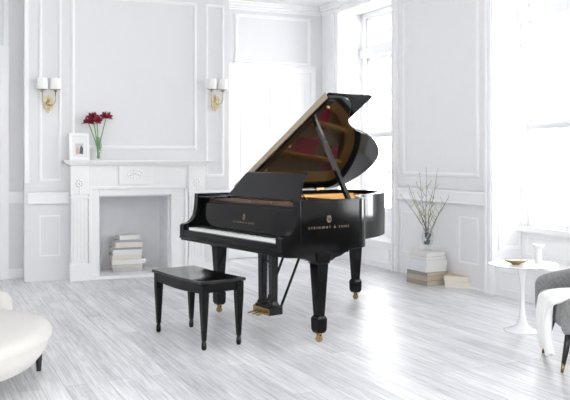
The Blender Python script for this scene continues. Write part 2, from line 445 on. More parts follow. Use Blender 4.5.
# ================================================================ sconces
def sconce(px, py_plate, label):
    s = FW.s(px); z = FW.z(px, py_plate)
    p = FW.pt(s, 0, z)
    r = thing('wall_sconce', label, 'wall lamp', p, FW.a, 'gilt wall sconces beside the fireplace')
    b = NB()
    shield = [(0,.095),(.03,.075),(.055,.04),(.045,0),(.05,-.03),(.022,-.065),(0,-.10),(-.022,-.065),(-.05,-.03),(-.045,0),(-.055,.04),(-.03,.075)]
    prism(b, [(x,-.016,z_) for x,z_ in shield], (0,.016,0))
    bmesh.ops.create_uvsphere(b, u_segments=12, v_segments=8, radius=.028, matrix=Matrix.Translation((0,-.02,.01)))
    bmesh.ops.create_uvsphere(b, u_segments=10, v_segments=6, radius=.016, matrix=Matrix.Translation((0,-.03,.055)))
    bmesh.ops.create_uvsphere(b, u_segments=10, v_segments=6, radius=.014, matrix=Matrix.Translation((0,-.02,-.05)))
    obj('backplate', b, M['gilt'], r, .003)
    for s_ in (-1, 1):
        x = s_*.068
        b = NB()
        tube(b, [(0,-.03,.0),(s_*.02,-.06,-.02),(s_*.05,-.085,-.005),(x,-.095,.04),(x,-.095,.12)], .0065)
        lathe(b, [(0,.118),(.020,.125),(.022,.135),(.010,.14),(.010,.15)], 12, (x,-.095,0))
        arm = obj('arm', b, M['gilt'], r, smooth=True)
        b = NB(); lathe(b, [(.010,.14),(.010,.20),(0,.20)], 12, (x,-.095,0)); obj('candle_tube', b, M['candle'], arm, smooth=True)
        b = NB()
        lathe(b, [(.058,.150),(.054,.268),(.051,.268),(.055,.150)], 24, (x,-.095,0))
        obj('lamp_shade', b, M['shade'], r, smooth=True, bevel=.001)
sconce(48.3, 104, 'brass two-light wall sconce at far left, above the picture frame side of the mantel')
sconce(215, 103, 'brass two-light wall sconce on the right wall panel, nearer the piano')

# ================================================================ GRAND PIANO
W = 1.48; ZB, ZT, ZA = .655, 1.02, .768
TH = -.9495
gp = thing('grand_piano', 'glossy black concert grand piano with raised lid and gold lettering', 'piano', (-.8846, 6.4091, 0), TH)
K = M['black']
V1 = .165
def bez(P, n=12):
    out = []
    for i in range(n+1):
        t_ = i/n; a = (1-t_)**3; b_ = 3*t_*(1-t_)**2; c = 3*t_*t_*(1-t_); d = t_**3
        out.append((a*P[0][0]+b_*P[1][0]+c*P[2][0]+d*P[3][0], a*P[0][1]+b_*P[1][1]+c*P[2][1]+d*P[3][1]))
    return out
def outline(v0, grow=0.0):
    """plan outline, counter-clockwise from bass front corner along the treble side round the tail"""
    pts = [(0,v0),(W,v0)]
    pts += bez([(W,.70),(W,.80),(1.36,.86),(1.24,.93)], 10)
    pts += bez([(1.24,.93),(1.02,1.06),(1.04,1.22),(.92,1.42)], 12)[1:]
    pts += bez([(.92,1.42),(.80,1.62),(.62,1.80),(.42,1.81)], 12)[1:]
    pts += bez([(.42,1.81),(.22,1.82),(.0,1.76),(0,1.58)], 12)[1:]
    return pts
def inset(pts, d):
    n = len(pts); out = []
    for i in range(n):
        p0, p1, p2 = Vector(pts[i-1]), Vector(pts[i]), Vector(pts[(i+1)%n])
        a = (p1-p0).normalized(); b_ = (p2-p1).normalized()
        na, nb = Vector((-a.y,a.x)), Vector((-b_.y,b_.x))
        m_ = na+nb; m_ = m_/max(m_.length**2/2, .5)
        out.append(tuple(p1+m_*d))
    return out
OUT = outline(V1+.0)
IN = inset(OUT, .045)
# rim : open at the front (u edge 0-1 is the keyboard side)
b = NB(); n = len(OUT); idx = list(range(1, n)) + [0]
for zt_, lo in ((ZT, ZB),):
    A = [b.verts.new((*OUT[i], lo)) for i in idx]; B = [b.verts.new((*OUT[i], zt_)) for i in idx]
    A2 = [b.verts.new((*(IN[i] if i not in (0,1) else (IN[i][0], OUT[i][1])), lo)) for i in idx]
    B2 = [b.verts.new((*(IN[i] if i not in (0,1) else (IN[i][0], OUT[i][1])), zt_)) for i in idx]
    for k in range(n-1):
        b.faces.new((A[k],A[k+1],B[k+1],B[k])); b.faces.new((B[k],B[k+1],B2[k+1],B2[k]))
        b.faces.new((B2[k],B2[k+1],A2[k+1],A2[k])); b.faces.new((A2[k],A2[k+1],A[k+1],A[k]))
    b.faces.new((A[0],B[0],B2[0],A2[0])); b.faces.new((A[-1],B[-1],B2[-1],A2[-1]))
rim = obj('rim', b, K, gp, .004)
# arms / cheeks with the concave curve
arm_prof = [(-.0,ZB),(-.0,ZA-.012),(.012,ZA),(.035,ZA+.004),(.065,ZA+.012),(.095,ZA+.035),(.118,ZA+.07),(.13,ZA+.12),(.136,ZA+.17),(.14,ZT-.03),(.14,ZT),(V1,ZT),(V1,ZB)]
for x in (0, W-.062):
    b = NB(); prism(b, [(x,v,z) for v,z in arm_prof], (.062,0,0)); obj('arm', b, K, gp, .003)
# keybed and slip
b = NB(); box(b, .062, W-.062, .02, .62, ZB-.0, ZB+.055); box(b, 0, W, .01, .60, ZB-.022, ZB); box(b, .0, W, -.006, .6, ZB-.004, ZB+.008)
obj('keybed', b, K, gp, .003)
b = NB(); box(b, .062, W-.062, .004, .028, ZB+.0, ZB+.066); box(b, .062, W-.062, -.001, .01, ZB+.04, ZB+.048)
obj('key_slip', b, K, gp, .003)
for x in (.062, W-.062-.042):
    b = NB(); prism(b, [(x,v,z) for v,z in ((.02,ZB+.05),(.02,ZB+.105),(.10,ZB+.11),(.15,ZB+.15),(.175,ZB+.15),(.175,ZB+.05))], (.042,0,0)); obj('key_block', b, K, gp, .003)
# keyboard
k0, k1 = .104, W-.104
b = NB(); box(b, k0, k1, .035, .21, ZB+.055, ZB+.066); kb = obj('keyboard', b, M['satin'], gp)
kw = (k1-k0)/52
b = NB(); box(b, .0004, kw-.0004, 0, .15, 0, .022); wk = obj('white_key', b, M['ivory'], kb, .001)
b = NB(); prism(b, [(0,0,0),(0,.004,.011),(0,.095,.011),(0,.095,0)], (.0115,0,0)); bk = obj('black_key', b, M['bkey'], kb, .001)
wk.location = (k0, .031, ZB+.066); zk = ZB+.088
bl = [i for i in range(51) if (i % 7) in (0, 2, 3, 5, 6)]   # A0 at left
bk.location = (k0+kw*(bl[0]+1)-.006, .086, zk)
for i in range(1, 52):
    c = wk.copy(); C.objects.link(c); c.parent = kb; c.location = (k0+kw*i, .031, ZB+.066)
for i in bl[1:]:
    c = bk.copy(); C.objects.link(c); c.parent = kb; c.location = (k0+kw*(i+1)-.006, .086, zk)
# fallboard (slightly reclined), lettering
FBv0, FBz0, FBv1, FBz1 = .158, ZB+.10, .182, .945
b = NB(); prism(b, [(.062,FBv0,FBz0),(.062,FBv1,FBz1),(.062,FBv1+.012,FBz1+.004),(.062,FBv1+.03,FBz1),(.062,FBv0+.03,FBz0)], (W-.124,0,0))
fb = obj('fallboard', b, K, gp, .003)
b = NB(); box(b, .12, W-.12, FBv0-.002, FBv0+.004, FBz0-.012, FBz0-.006); obj('name_felt', b, M['mahog'], fb)
# rail + pin block strip behind the fallboard
b = NB(); box(b, .045, W-.045, FBv1+.012, .30, .94, .968)
obj('front_rail', b, K, gp, .002)
b = NB(); box(b, .10, W-.06, .235, .242, .968, .992); box(b, .10, W-.06, .235, .45, .962, .97)
obj('pin_block', b, M['mahog'], gp, .002)
b = NB(); box(b, .72, .75, .228, .236, .976, .988); obj('lock_plate', b, M['brass'], gp)
b = NB(); bmesh.ops.create_uvsphere(b, u_segments=10, v_segments=6, radius=.009, matrix=Matrix.Translation((1.02,.233,.982)))
obj('lock_plate', b, M['brass'], gp)
for q in ((.05,.33,.145,.46),(1.17,W-.05,.30,.46)):
    b = NB(); box(b, *q, ZT-.03, ZT-.018); obj('side_shelf', b, K, gp, .002)
# music desk: ogee sided board leaning back
b = NB()
def dk(u, t_): return (u, .315+.11*t_, ZT-.018+.198*t_)
prof = [dk(.245,0),dk(.25,.10),dk(.275,.22),dk(.292,.34),dk(.31,.50),dk(.335,.66),dk(.35,.80),dk(.365,.93),dk(.385,1.0),
        dk(1.19,1.0),dk(1.205,.96),dk(1.205,.84),dk(1.20,.66),dk(1.21,.5),dk(1.225,.34),dk(1.235,.22),dk(1.255,.10),dk(1.262,0)]
prism(b, prof, (0,.016,.006)); md = obj('music_desk', b, M['satin'], gp, .003)
b = NB(); box(b, .30, 1.22, .285, .335, ZT-.022, ZT-.010); obj('desk_ledge', b, M['satin'], md, .002)
for x in (.5, .98):
    b = NB(); tube(b, [(x,.43,ZT+.12),(x,.60,ZT-.03)], .006); obj('desk_prop', b, M['satin'], md)
# inside: soundboard, plate, strings, felt, dampers
INN = inset(outline(.42), .048)
b = NB(); f_ = [b.verts.new((*p, .885)) for p in INN]; b.faces.new(f_); 
r_ = bmesh.ops.extrude_face_region(b, geom=b.faces[:]); bmesh.ops.translate(b, verts=[v for v in r_['geom'] if isinstance(v, bmesh.types.BMVert)], vec=(0,0,-.01))
obj('soundboard', b, M['spruce'], gp)
b = NB()
O2 = inset(outline(.42), .05); I2 = inset(outline(.42), .13); n = len(O2)
top = [b.verts.new((*p,.985)) for p in O2]; it = [b.verts.new((*p,.955)) for p in I2]
to = [b.verts.new((*p,.945)) for p in O2]; io = [b.verts.new((*p,.925)) for p in I2]
for i in range(n):
    j = (i+1)%n
    b.faces.new((top[i],top[j],it[j],it[i])); b.faces.new((it[i],it[j],io[j],io[i])); b.faces.new((io[i],io[j],to[j],to[i])); b.faces.new((to[i],to[j],top[j],top[i]))
box(b, .10, W-.09, .56, .60, .93, .972)
for (u0,v0,u1,v1) in ((.42,.58,.26,1.68),(.80,.58,.60,1.62),(1.12,.58,1.02,1.02),(1.33,.58,1.31,.76)):
    d_ = Vector((u1-u0,v1-v0,0)); nn = Vector((-d_.y,d_.x,0)).normalized()*.016
    prism(b, [Vector((u0,v0,.955))-nn, Vector((u0,v0,.955))+nn, Vector((u0,v0,.992))+nn, Vector((u0,v0,.992))-nn], d_)
pl = obj('iron_plate', b, M['plate'], gp, .003)
for q in ((.14,.40,.625,.66,.972,.980),(.45,.78,.625,.66,.972,.980),(.84,1.10,.625,.66,.972,.980),(1.15,1.32,.625,.66,.972,.980),
          (.16,.42,1.48,1.62,.955,.962),(.60,.80,1.22,1.36,.955,.962),(.95,1.08,.86,1.0,.955,.962),(.3,.5,1.1,1.35,.955,.962),(1.08,1.3,.67,.82,.955,.962),(.5,.95,.72,1.0,.930,.936)):
    b = NB(); box(b, *q); obj('stringing_felt', b, M['felt'], pl)
b = NB()
for i in range(48):
    u = .13+i*(W-.26)/47
    xs_ = (.1,.3,.5,.7,.9,1.05,1.2,1.48); vs_ = (1.5,1.62,1.62,1.5,1.25,.95,.82,.66)
    kk = max(q for q in range(7) if xs_[q] <= u); vend = vs_[kk]+(vs_[kk+1]-vs_[kk])*(u-xs_[kk])/(xs_[kk+1]-xs_[kk])
    tube(b, [(u,.5,.978),(u-.06*(vend-.5),vend,.972)], .0007, 4)
so = obj('strings', b, M['string'], gp); so['kind'] = 'stuff'
b = NB()
for i in range(40): box(b, .14+i*.0285, .14+i*.0285+.018, .68, .70, .98, 1.004)
dp = obj('dampers', b, M['bkey'], gp); dp['kind'] = 'stuff'
# lid
LA = math.radians(29.6); VF = .575
hinge = Matrix.Translation((0.0,0,ZT+.012)) @ Matrix.Rotation(-LA, 4, 'Y')
lidpts = inset(outline(VF), -.012)
lb = NB()
A = [lb.verts.new(hinge @ Vector((*p, 0))) for p in lidpts]; B = [lb.verts.new(hinge @ Vector((*p, .022))) for p in lidpts]
lb.faces.new(A[::-1]); lb.faces.new(B)
for i in range(len(A)): lb.faces.new((A[i],A[(i+1)%len(A)],B[(i+1)%len(A)],B[i]))
lid = obj('lid', lb, M['lidin'], gp, .004)
lb = NB(); box(lb, .02, W-.02, VF+.0, VF+.06, -.010, .002, hinge); obj('lid_reflection_band', lb, M['satin'], lid, .003)  # black strip put in for the dark reflection along the lid's front edge
# front flap folded back on top of the lid
fbm = NB(); box(fbm, -.012, W+.012, VF+.0, 2*VF-V1+.02, .026, .046, hinge); obj('lid_front_flap', fbm, K, gp, .004)
hb = NB(); box(hb, -.0, W-.0, VF-.026, VF-.012, .004, .050, hinge); obj('lid_edge_reflection', hb, M['lidedge'], lid, .003)  # tan strip stands in for light reflected at the folded flap's edge
bb = NB()
for u in (.35, .75, 1.15):
    b = NB(); box(b, u, u+.03, VF+.03, VF+.09, -.005, .0, hinge); obj('lid_fitting', b, M['brass'], lid)
bmesh.ops.create_uvsphere(bb, u_segments=10, v_segments=6, radius=.014, matrix=hinge @ Matrix.Translation((1.38,VF+.05,-.012)))
obj('lid_bumper', bb, M['brass'], lid)
hb = NB()
hb.free()
for v in (.75, 1.1, 1.45):
    hb = NB(); box(hb, -.02, .012, v, v+.09, ZT-.03, ZT+.02); obj('lid_hinge', hb, M['brass'], gp)
# prop stick
top_pt = hinge @ Vector((1.16, .66, -.004)); b = NB()
base_pt = Vector((W-.075, .685, .965)); d_ = (top_pt-base_pt); n1 = Vector((0,1,0)); sd = d_.cross(n1).normalized()*.011
prism(b, [base_pt-sd*1.5-n1*.016, base_pt+sd*1.5-n1*.016, base_pt+sd*1.5+n1*.016, base_pt-sd*1.5+n1*.016], d_)
obj('lid_prop', b, M['lidin'], gp, .003)
# legs
def leg(name_u, v, vx=0):
    b = NB(); cu = name_u
    frustum(b, cu, v, ZB-.075, .058,.058, ZB-.010, .066,.066)
    frustum(b, cu, v, ZB-.092, .054,.054, ZB-.075, .060,.060)
    frustum(b, cu, v, .19, .030,.030, ZB-.092, .049,.049)
    frustum(b, cu, v, .172, .043,.043, .19, .033,.033)
    frustum(b, cu, v, .088, .041,.041, .172, .043,.043)
    frustum(b, cu, v, .066, .030,.030, .088, .041,.041)
    L_ = obj('leg', b, M['black'], gp, .004)
    b = NB()
    lathe(b, [(.020,.068),(.022,.058),(.012,.052),(0,.052)], 14, (cu,v,0))
    r = .025
    cyl = Matrix.Translation((cu+.004, v-.002, r)) @ Matrix.Rotation(PI/2, 4, 'X') @ Matrix.Rotation(.6, 4, 'Y')
    bmesh.ops.create_cone(b, cap_ends=True, segments=20, radius1=r, radius2=r, depth=.022, matrix=cyl)
    for s_ in (-1,1): box(b, cu-.010, cu+.016, v+s_*.013-.003, v+s_*.013+.003, .018, .055)
    obj('caster', b, M['brass'], L_, .002)
leg(.085, .335); leg(W-.052, .365); leg(.305, 1.68)
# skirt brackets beneath the case at each leg and the beams under the rim
b = NB()
for (x0,x1,y0,y1) in ((.05,.13,.5,1.6),(.3,.42,.55,1.7),(.5,1.25,.62,.72),(.75,.85,.7,1.35)): box(b, x0,x1,y0,y1, ZB-.01, ZB+.06)
box(b, .14, .42, 1.55, 1.74, ZB-.024, ZB+.03)
obj('beams', b, M['satin'], gp)
b = NB()
br_ = [(.03,ZB),(.04,ZB-.028),(.12,ZB-.034),(.20,ZB-.045),(.26,ZB-.07),(.30,ZB-.074),(.45,ZB-.074),(.48,ZB-.055),(.53,ZB-.045),(.58,ZB-.022),(.64,ZB)]
prism(b, [(W-.085,v,z) for v,z in br_], (.080,0,0))
obj('leg_bracket', b, M['satin'], gp, .003)
b = NB(); prism(b, [(.005,v,z) for v,z in br_], (.080,0,0)); obj('leg_bracket', b, M['satin'], gp, .003)
# lyre
b = NB(); LU, LV = .67, .44
box(b, LU-.115, LU+.115, LV-.065, LV+.065, .075, .135); box(b, LU-.105, LU+.105, LV-.055, LV+.055, .135, .15)
for s_ in (-1,1):
    frustum(b, LU+s_*.075, LV, .15, .040,.036, .18, .026,.026)
    frustum(b, LU+s_*.075, LV, .18, .026,.026, ZB-.04, .030,.030)
box(b, LU-.14, LU+.14, LV-.06, LV+.06, ZB-.06, ZB-.02)
box(b, LU-.06, LU+.06, LV-.012, LV+.012, .48, .50)
ly = obj('pedal_lyre', b, M['satin'], gp, .004)
for s_ in (-1,0,1):
    b = NB(); tube(b, [(LU+s_*.022,LV,.15),(LU+s_*.022,LV,ZB-.05)], .003, 6); obj('pedal_rod', b, M['satin'], ly)
    b = NB(); u = LU+s_*.062
    prism(b, [(u-.009,LV-.065,.094),(u+.009,LV-.065,.094),(u+.012,LV-.10,.088),(u+.017,LV-.135,.082),(u+.008,LV-.15,.080),(u-.008,LV-.15,.080),(u-.017,LV-.135,.082),(u-.012,LV-.10,.088)], (0,0,.010))
    obj('pedal', b, M['brass'], ly, .003)
b = NB(); box(b, LU-.113, LU+.113, LV-.069, LV-.063, .079, .131); obj('pedal_plate', b, M['brass'], ly, .001)
for s_ in (-1,1):
    b = NB(); tube(b, [(LU+s_*.10,LV+.05,.12),(LU+s_*.11,LV+.30,ZB+.0)], .011, 8)
    obj('lyre_brace', b, M['satin'], gp, smooth=True)
# lettering
def text_mesh(txt, size, T, parent, m, name='lettering', width=None):
    cu = bpy.data.curves.new(name, 'FONT'); cu.body = txt; cu.size = size; cu.extrude = .0008; cu.align_x = 'CENTER'; cu.space_character = 1.7; cu.offset = -size*.012
    tmp = bpy.data.objects.new('tmp', cu); C.objects.link(tmp)
    dg = bpy.context.evaluated_depsgraph_get(); me = bpy.data.meshes.new_from_object(tmp.evaluated_get(dg))
    bpy.data.objects.remove(tmp)
    if width:
        xs = [v.co.x for v in me.vertices]; mid_ = (max(xs)+min(xs))/2
        for v in me.vertices: v.co.x -= mid_
        k = width/(max(xs)-min(xs))
        for v in me.vertices: v.co.x *= k
    for v in me.vertices: v.co = T @ v.co
    me.materials.clear(); me.materials.append(m)
    o = bpy.data.objects.new(name, me); C.objects.link(o); o.parent = parent; return o
def emblem(T, s, parent, m):
    b = NB()
    for k in (-1,1):
        tube(b, [T @ Vector(p) for p in ((k*.10*s,-.42*s,0),(k*.34*s,-.25*s,0),(k*.36*s,.05*s,0),(k*.20*s,.25*s,0),(k*.30*s,.45*s,0))], .045*s, 6)
    tube(b, [T @ Vector((-.3*s,.28*s,0)), T @ Vector((.3*s,.28*s,0))], .035*s, 6)
    for x in (-.1,0,.1): tube(b, [T @ Vector((x*s,-.38*s,0)), T @ Vector((x*s,.55*s,0))], .02*s, 5)
    tube(b, [T @ Vector((-.22*s,-.46*s,0)), T @ Vector((.22*s,-.46*s,0))], .05*s, 6)
    return obj('emblem', b, m, parent)
# fallboard plane: x -> u, y -> up along the reclined board, normal toward the player
fbdir = Vector((0,FBv1-FBv0,FBz1-FBz0)).normalized()
def plane(o_, x_, y_):
    x_, y_ = Vector(x_).normalized(), Vector(y_).normalized(); z_ = x_.cross(y_)
    return Matrix((( x_.x,y_.x,z_.x,o_[0]),(x_.y,y_.y,z_.y,o_[1]),(x_.z,y_.z,z_.z,o_[2]),(0,0,0,1)))
def onfb(u, t_): 
    v = FBv0+(FBv1-FBv0)*t_; z = FBz0+(FBz1-FBz0)*t_
    return (u, v-.0012, z)
text_mesh('STEINWAY & SONS', .019, plane(onfb(.735,.30), (1,0,0), fbdir), fb, M['gold'], width=.30)
emblem(plane(onfb(.735,.56), (1,0,0), fbdir), .042, fb, M['gold'])
# treble side: reads toward the tail
text_mesh('STEINWAY & SONS', .024, plane((W+.0012, .415, .815), (0,1,0), (0,0,1)), rim, M['gold'], width=.37)
emblem(plane((W+.0012, .415, .882), (0,1,0), (0,0,1)), .050, rim, M['gold'])

# ================================================================ BENCH
bpos = (-.642, 5.581)
bn = thing('piano_bench', 'glossy black four-legged piano bench in front of the keyboard', 'bench', (*bpos, 0), math.atan2(-.56,.403))
BH = .475
b = NB()
# top with a gently dished long profile
N_ = 16; secs = []
for i in range(N_+1):
    u = -.378+.756*i/N_; dz = -.005*math.cos(PI*u/.80)**2*1.0
    secs.append((u, dz))
top = []
for u, dz in secs:
    top.append([b.verts.new((u,-.182,BH-.022+dz)), b.verts.new((u,-.182,BH+dz)), b.verts.new((u,.182,BH+dz)), b.verts.new((u,.182,BH-.022+dz))])
for A, B in zip(top, top[1:]):
    for k in range(4): b.faces.new((A[k],A[(k+1)%4],B[(k+1)%4],B[k]))
b.faces.new(top[0][::-1]); b.faces.new(top[-1])
obj('seat', b, M['gloss'], bn, .006, seg=3, ang=50)
for y in (-.165, .147):
    b = NB(); pts = []
    for i in range(N_+1):
        u = -.345+.69*i/N_; pts.append((u, y, BH-.030))
    low = [(u, y, BH-.090-.010*math.cos(PI*u/.69)**2) for u,_,_ in pts[::-1]]
    prism(b, [(p[0],p[1],BH-.026) for p in pts]+low, (0,.018,0)); obj('apron', b, M['black'], bn, .002)
for x in (-.36, .342):
    b = NB(); box(b, x, x+.018, -.15, .15, BH-.085, BH-.022); obj('apron', b, M['black'], bn, .002)
for sx in (-1,1):
    for sy in (-1,1):
        b = NB(); x, y = sx*.345, sy*.14
        frustum(b, x, y, BH-.13, .026,.026, BH-.024, .027,.027)
        frustum(b, x, y, .065, .014,.014, BH-.13, .026,.026)
        lathe(b, [(.0,.0),(.012,.0),(.018,.012),(.0185,.035),(.015,.055),(.013,.066),(0,.066)], 14, (x,y,0))
        obj('leg', b, M['black'], bn, .003)

# ================================================================ SIDE TABLE + things on it
tx, ty = fl(522.5, 331)
tb = thing('side_table', 'round white pedestal side table with a tulip base by the window', 'table', (tx,ty,0))
b = NB(); TZ = .513
lathe(b, [(0,TZ-.022),(.20,TZ-.020),(.245,TZ-.010),(.258,TZ-.003),(.255,TZ),(0,TZ)], 56); obj('tabletop', b, M['tulip'], tb, smooth=False)
b = NB(); lathe(b, [(0,0),(.140,0),(.142,.006),(.12,.014),(.07,.030),(.040,.055),(.026,.10),(.018,.17),(.0155,.26),(.017,.34),(.024,.41),(.038,.46),(.058,TZ-.022),(0,TZ-.022)], 40); obj('pedestal', b, M['tulip'], tb, smooth=True)
def on_table(px, py, z=TZ): return (*fl(px,py,z), z)
bx_, by_, _ = on_table(516, 264.3)
bw = thing('bowl', 'shallow bronze and cream bowl on the white side table', 'bowl', (bx_,by_,TZ))
b = NB(); lathe(b, [(0,0),(.03,0),(.035,.006),(.07,.020),(.093,.034),(.090,.036),(.065,.024),(.03,.010),(0,.009)], 32, sy=.75); obj('shell', b, M['bowlb'], bw, smooth=True)
b = NB(); lathe(b, [(0,.0105),(.03,.0115),(.064,.0255),(.084,.0352),(.060,.0262),(.028,.0125),(0,.012)], 32, sy=.75); obj('lining', b, M['bowlw'], bw, smooth=True)
vx, vy, _ = on_table(538.2, 262.5)
b = NB(); lathe(b, [(0,0),(.028,0),(.028,.07),(.027,.105),(.032,.113),(.044,.124),(.046,.140),(.040,.142),(.030,.128),(0,.124)], 28)
vv = obj('pedestal_vase', b, M['porc'], smooth=True, bevel=.001); vv.location = (vx,vy,TZ); tag(vv, 'small white footed ceramic vase on the side table beside the bowl', 'vase')

# ================================================================ BOOKS
def book(w, d, h, ccol, loc, rz, label, group, page=None):
    r = thing('book', label, 'book', loc, rz, group)
    key = 'cover %.2f %.2f %.2f' % ccol
    if key not in M: M[key] = mat(key, ccol, .6, var=.06, vscale=20)
    t_ = .003; b = NB()
    box(b, -w/2, w/2, -d/2, d/2, 0, t_); box(b, -w/2, w/2, -d/2, d/2, h-t_, h); box(b, -w/2, -w/2+t_, -d/2, d/2, t_, h-t_)
    c_ = obj('cover', b, M[key], r, .0012)
    b = NB(); box(b, -w/2+t_, w/2-.005, -d/2+.004, d/2-.004, t_, h-t_); obj('page_block', b, page or M['page'], r)
    return r
# hearth stack: view centre px 126, base py 274
hx, hy = fl(127, 270, .035)
hearth = [ # w, d(depth), thickness, colour, name, dx, rot
 (.235,.30,.030,(.55,.53,.55),'pale mauve-grey'),(.24,.30,.030,(.62,.60,.52),'greyish cream'),(.265,.31,.040,(.82,.82,.80),'wide white'),
 (.235,.29,.036,(.74,.72,.62),'cream'),(.235,.28,.045,(.82,.82,.81),'thick white'),(.245,.29,.018,(.42,.42,.43),'thin mid-grey'),
 (.225,.28,.042,(.83,.82,.81),'broad white'),(.185,.25,.022,(.40,.40,.42),'slim dark-grey'),(.165,.23,.038,(.83,.82,.80),'small white')]
ordn = ['at the very bottom','second from the bottom','third from the bottom','fourth from the bottom','in the middle','fourth from the top','third from the top','second from the top','at the very top']
z = .035
for i, (w, d, h, c, nm) in enumerate(hearth):
    w *= 1.42; d *= 1.15; h *= 1.36
    # spine faces right-front; long side seen from the room
    book(d*.62, w, h, c, (hx+random.uniform(-.012,.012)+(-.01 if i%2 else .005), hy+.0, z), FW.a+PI/2+random.uniform(-.13,.13)+(PI if i in (3,6) else 0),
         '%s book in the fireplace stack, %s' % (nm, ordn[i]), 'books stacked in the fireplace')
    z += h
# pier stack: three-quarter view
ax, ay = fl(431, 283.5)
pa_ = math.atan2(.82, -.57)
pier = [(.24,.30,.050,(.36,.31,.25),'taupe'),(.235,.29,.045,(.50,.42,.32),'sand-coloured'),(.235,.29,.040,(.30,.285,.26),'grey-brown'),
        (.225,.28,.058,(.78,.80,.82),'thick bluish-white'),(.225,.28,.058,(.80,.82,.84),'thick pale'),(.215,.26,.038,(.55,.54,.51),'light grey'),(.205,.25,.042,(.78,.77,.74),'off-white')]
od2 = ['at the bottom','second from the bottom','third from the bottom','in the middle','third from the top','second from the top','on top under the vase']
z = 0
pcx, pcy = ax-.03, ay+.03
for i, (w, d, h, c, nm) in enumerate(pier):
    w *= 1.22; d *= 1.12; h *= 1.03
    j = random.uniform(-.05,.05)
    book(w, d, h, c, (pcx+random.uniform(-.006,.006), pcy, z), .50+j+(PI if i in (5,) else 0), '%s large book in the tall stack by the window pier, %s' % (nm, od2[i]), 'tall stack of books by the pier', page=M['pagetan'] if i < 3 else M['pagewhite']); z += h
ztop_books = z
sx_, sy_ = fl(455, 285.5)
book(.29,.30,.058,(.82,.81,.78),(sx_+.055,sy_-.03,0), -.35, 'white book lying on the floor beside the tall stack, lower of two', 'two books beside the tall stack')
book(.26,.27,.060,(.62,.50,.35),(sx_+.045,sy_-.02,.058), -.50, 'tan book on top of the white one beside the tall stack', 'two books beside the tall stack')

# ================================================================ VASE WITH BRANCHES
vz = ztop_books
gx, gy = pcx, pcy
vs = thing('glass_vase', 'clear footed glass vase with grey stones on the tall book stack', 'vase', (gx,gy,vz))
b = NB()
outer = [(.042,0),(.045,.006),(.030,.018),(.026,.030),(.045,.060),(.056,.100),(.058,.140),(.050,.180),(.044,.200),(.052,.215)]
inner = [(r-.003, z_+ (.004 if i else .03)) for i, (r, z_) in enumerate(outer) if i >= 4]
lathe(b, [(0,0)]+outer+[(.049,.215)]+inner[::-1][1:]+[(0,.055)], 28)
vs.scale = (1.12,1.12,1.12)
obj('glass', b, M['vaseglass'], vs, smooth=True)
b = NB()
for k in range(26):
    a = random.uniform(0,2*PI); r = random.uniform(0,.034); zz = random.uniform(.068,.165)
    bmesh.ops.create_icosphere(b, subdivisions=1, radius=random.uniform(.008,.014), matrix=Matrix.Translation((r*math.cos(a), r*math.sin(a), zz)))
pb_ = obj('stones', b, M['pebble'], vs); pb_['kind'] = 'stuff'
# branches: tips given as (dx, height above vase bottom)
tips = [(-.24,.42,.05),(-.19,.50,-.06),(-.08,.62,.04),(-.03,.66,-.03),(.10,.64,.05),(.29,.56,-.14),(.19,.36,.08),(-.12,.44,.10),(.03,.47,-.10),(-.02,.30,.12)]
blab = ['long thin budding branch leaning farthest left in the glass vase','budding branch leaning left in the glass vase, second from the left','upright branch with yellow buds left of the middle of the glass vase',
 'tall upright branch with green buds at the middle of the glass vase','tall bare curved branch right of the middle in the glass vase','long branch leaning far right with a green bud cluster at its tip',
 'short twig leaning right under the long right-hand branch','short forked twig behind the left-leaning branches','short twig in front of the upright branches in the vase','shortest twig at the back of the glass vase']
for k, (dx, hh, dy) in enumerate(tips):
    dx *= 1.08; hh *= 1.22
    r = thing('flowering_branch', blab[k], 'branch', (gx,gy,vz+.06), 0, 'budding branches in the glass vase')
    b = NB(); pts = []
    for i in range(9):
        t_ = i/8; bend = t_**1.5
        pts.append(Vector((dx*bend+.012*math.sin(5*t_+k), dy*bend+.010*math.cos(4*t_+k*2), hh*t_+.01)))
    tube(b, pts, [.0038*(1-.55*i/8) for i in range(9)], 6)
    bud = NB()
    for i in range(3, 9):
        for q in range(1 if i % 2 else 2):
            p = pts[i] + Vector((random.uniform(-.012,.012), random.uniform(-.01,.01), random.uniform(-.01,.02)))
            if k != 4 or i > 6:
                bmesh.ops.create_icosphere(bud, subdivisions=1, radius=random.uniform(.004,.0075), matrix=Matrix.Translation(p) @ Matrix.Diagonal((.8,.8,1.5,1)))
    for i in (3,4,5,6):   # side shoots
        s_ = random.choice((-1,1)); ln = random.uniform(.05,.10)
        e_ = pts[i]+Vector((s_*ln*.6, random.uniform(-.03,.03), ln))
        tube(b, [pts[i], (pts[i]+e_)/2+Vector((s_*.008,0,0)), e_], [.0026,.0020,.0012], 5)
        if k != 4: bmesh.ops.create_icosphere(bud, subdivisions=1, radius=.008, matrix=Matrix.Translation(e_) @ Matrix.Diagonal((.8,.8,1.5,1)))
    if k == 5:
        for q in range(7): bmesh.ops.create_icosphere(bud, subdivisions=1, radius=.009, matrix=Matrix.Translation(pts[-1]+Vector((random.uniform(-.03,.02),0,random.uniform(-.02,.015)))))
    obj('stem', b, M['twig'], r, smooth=True)
    q = obj('buds', bud, M['bud'], r); q['kind'] = 'stuff'

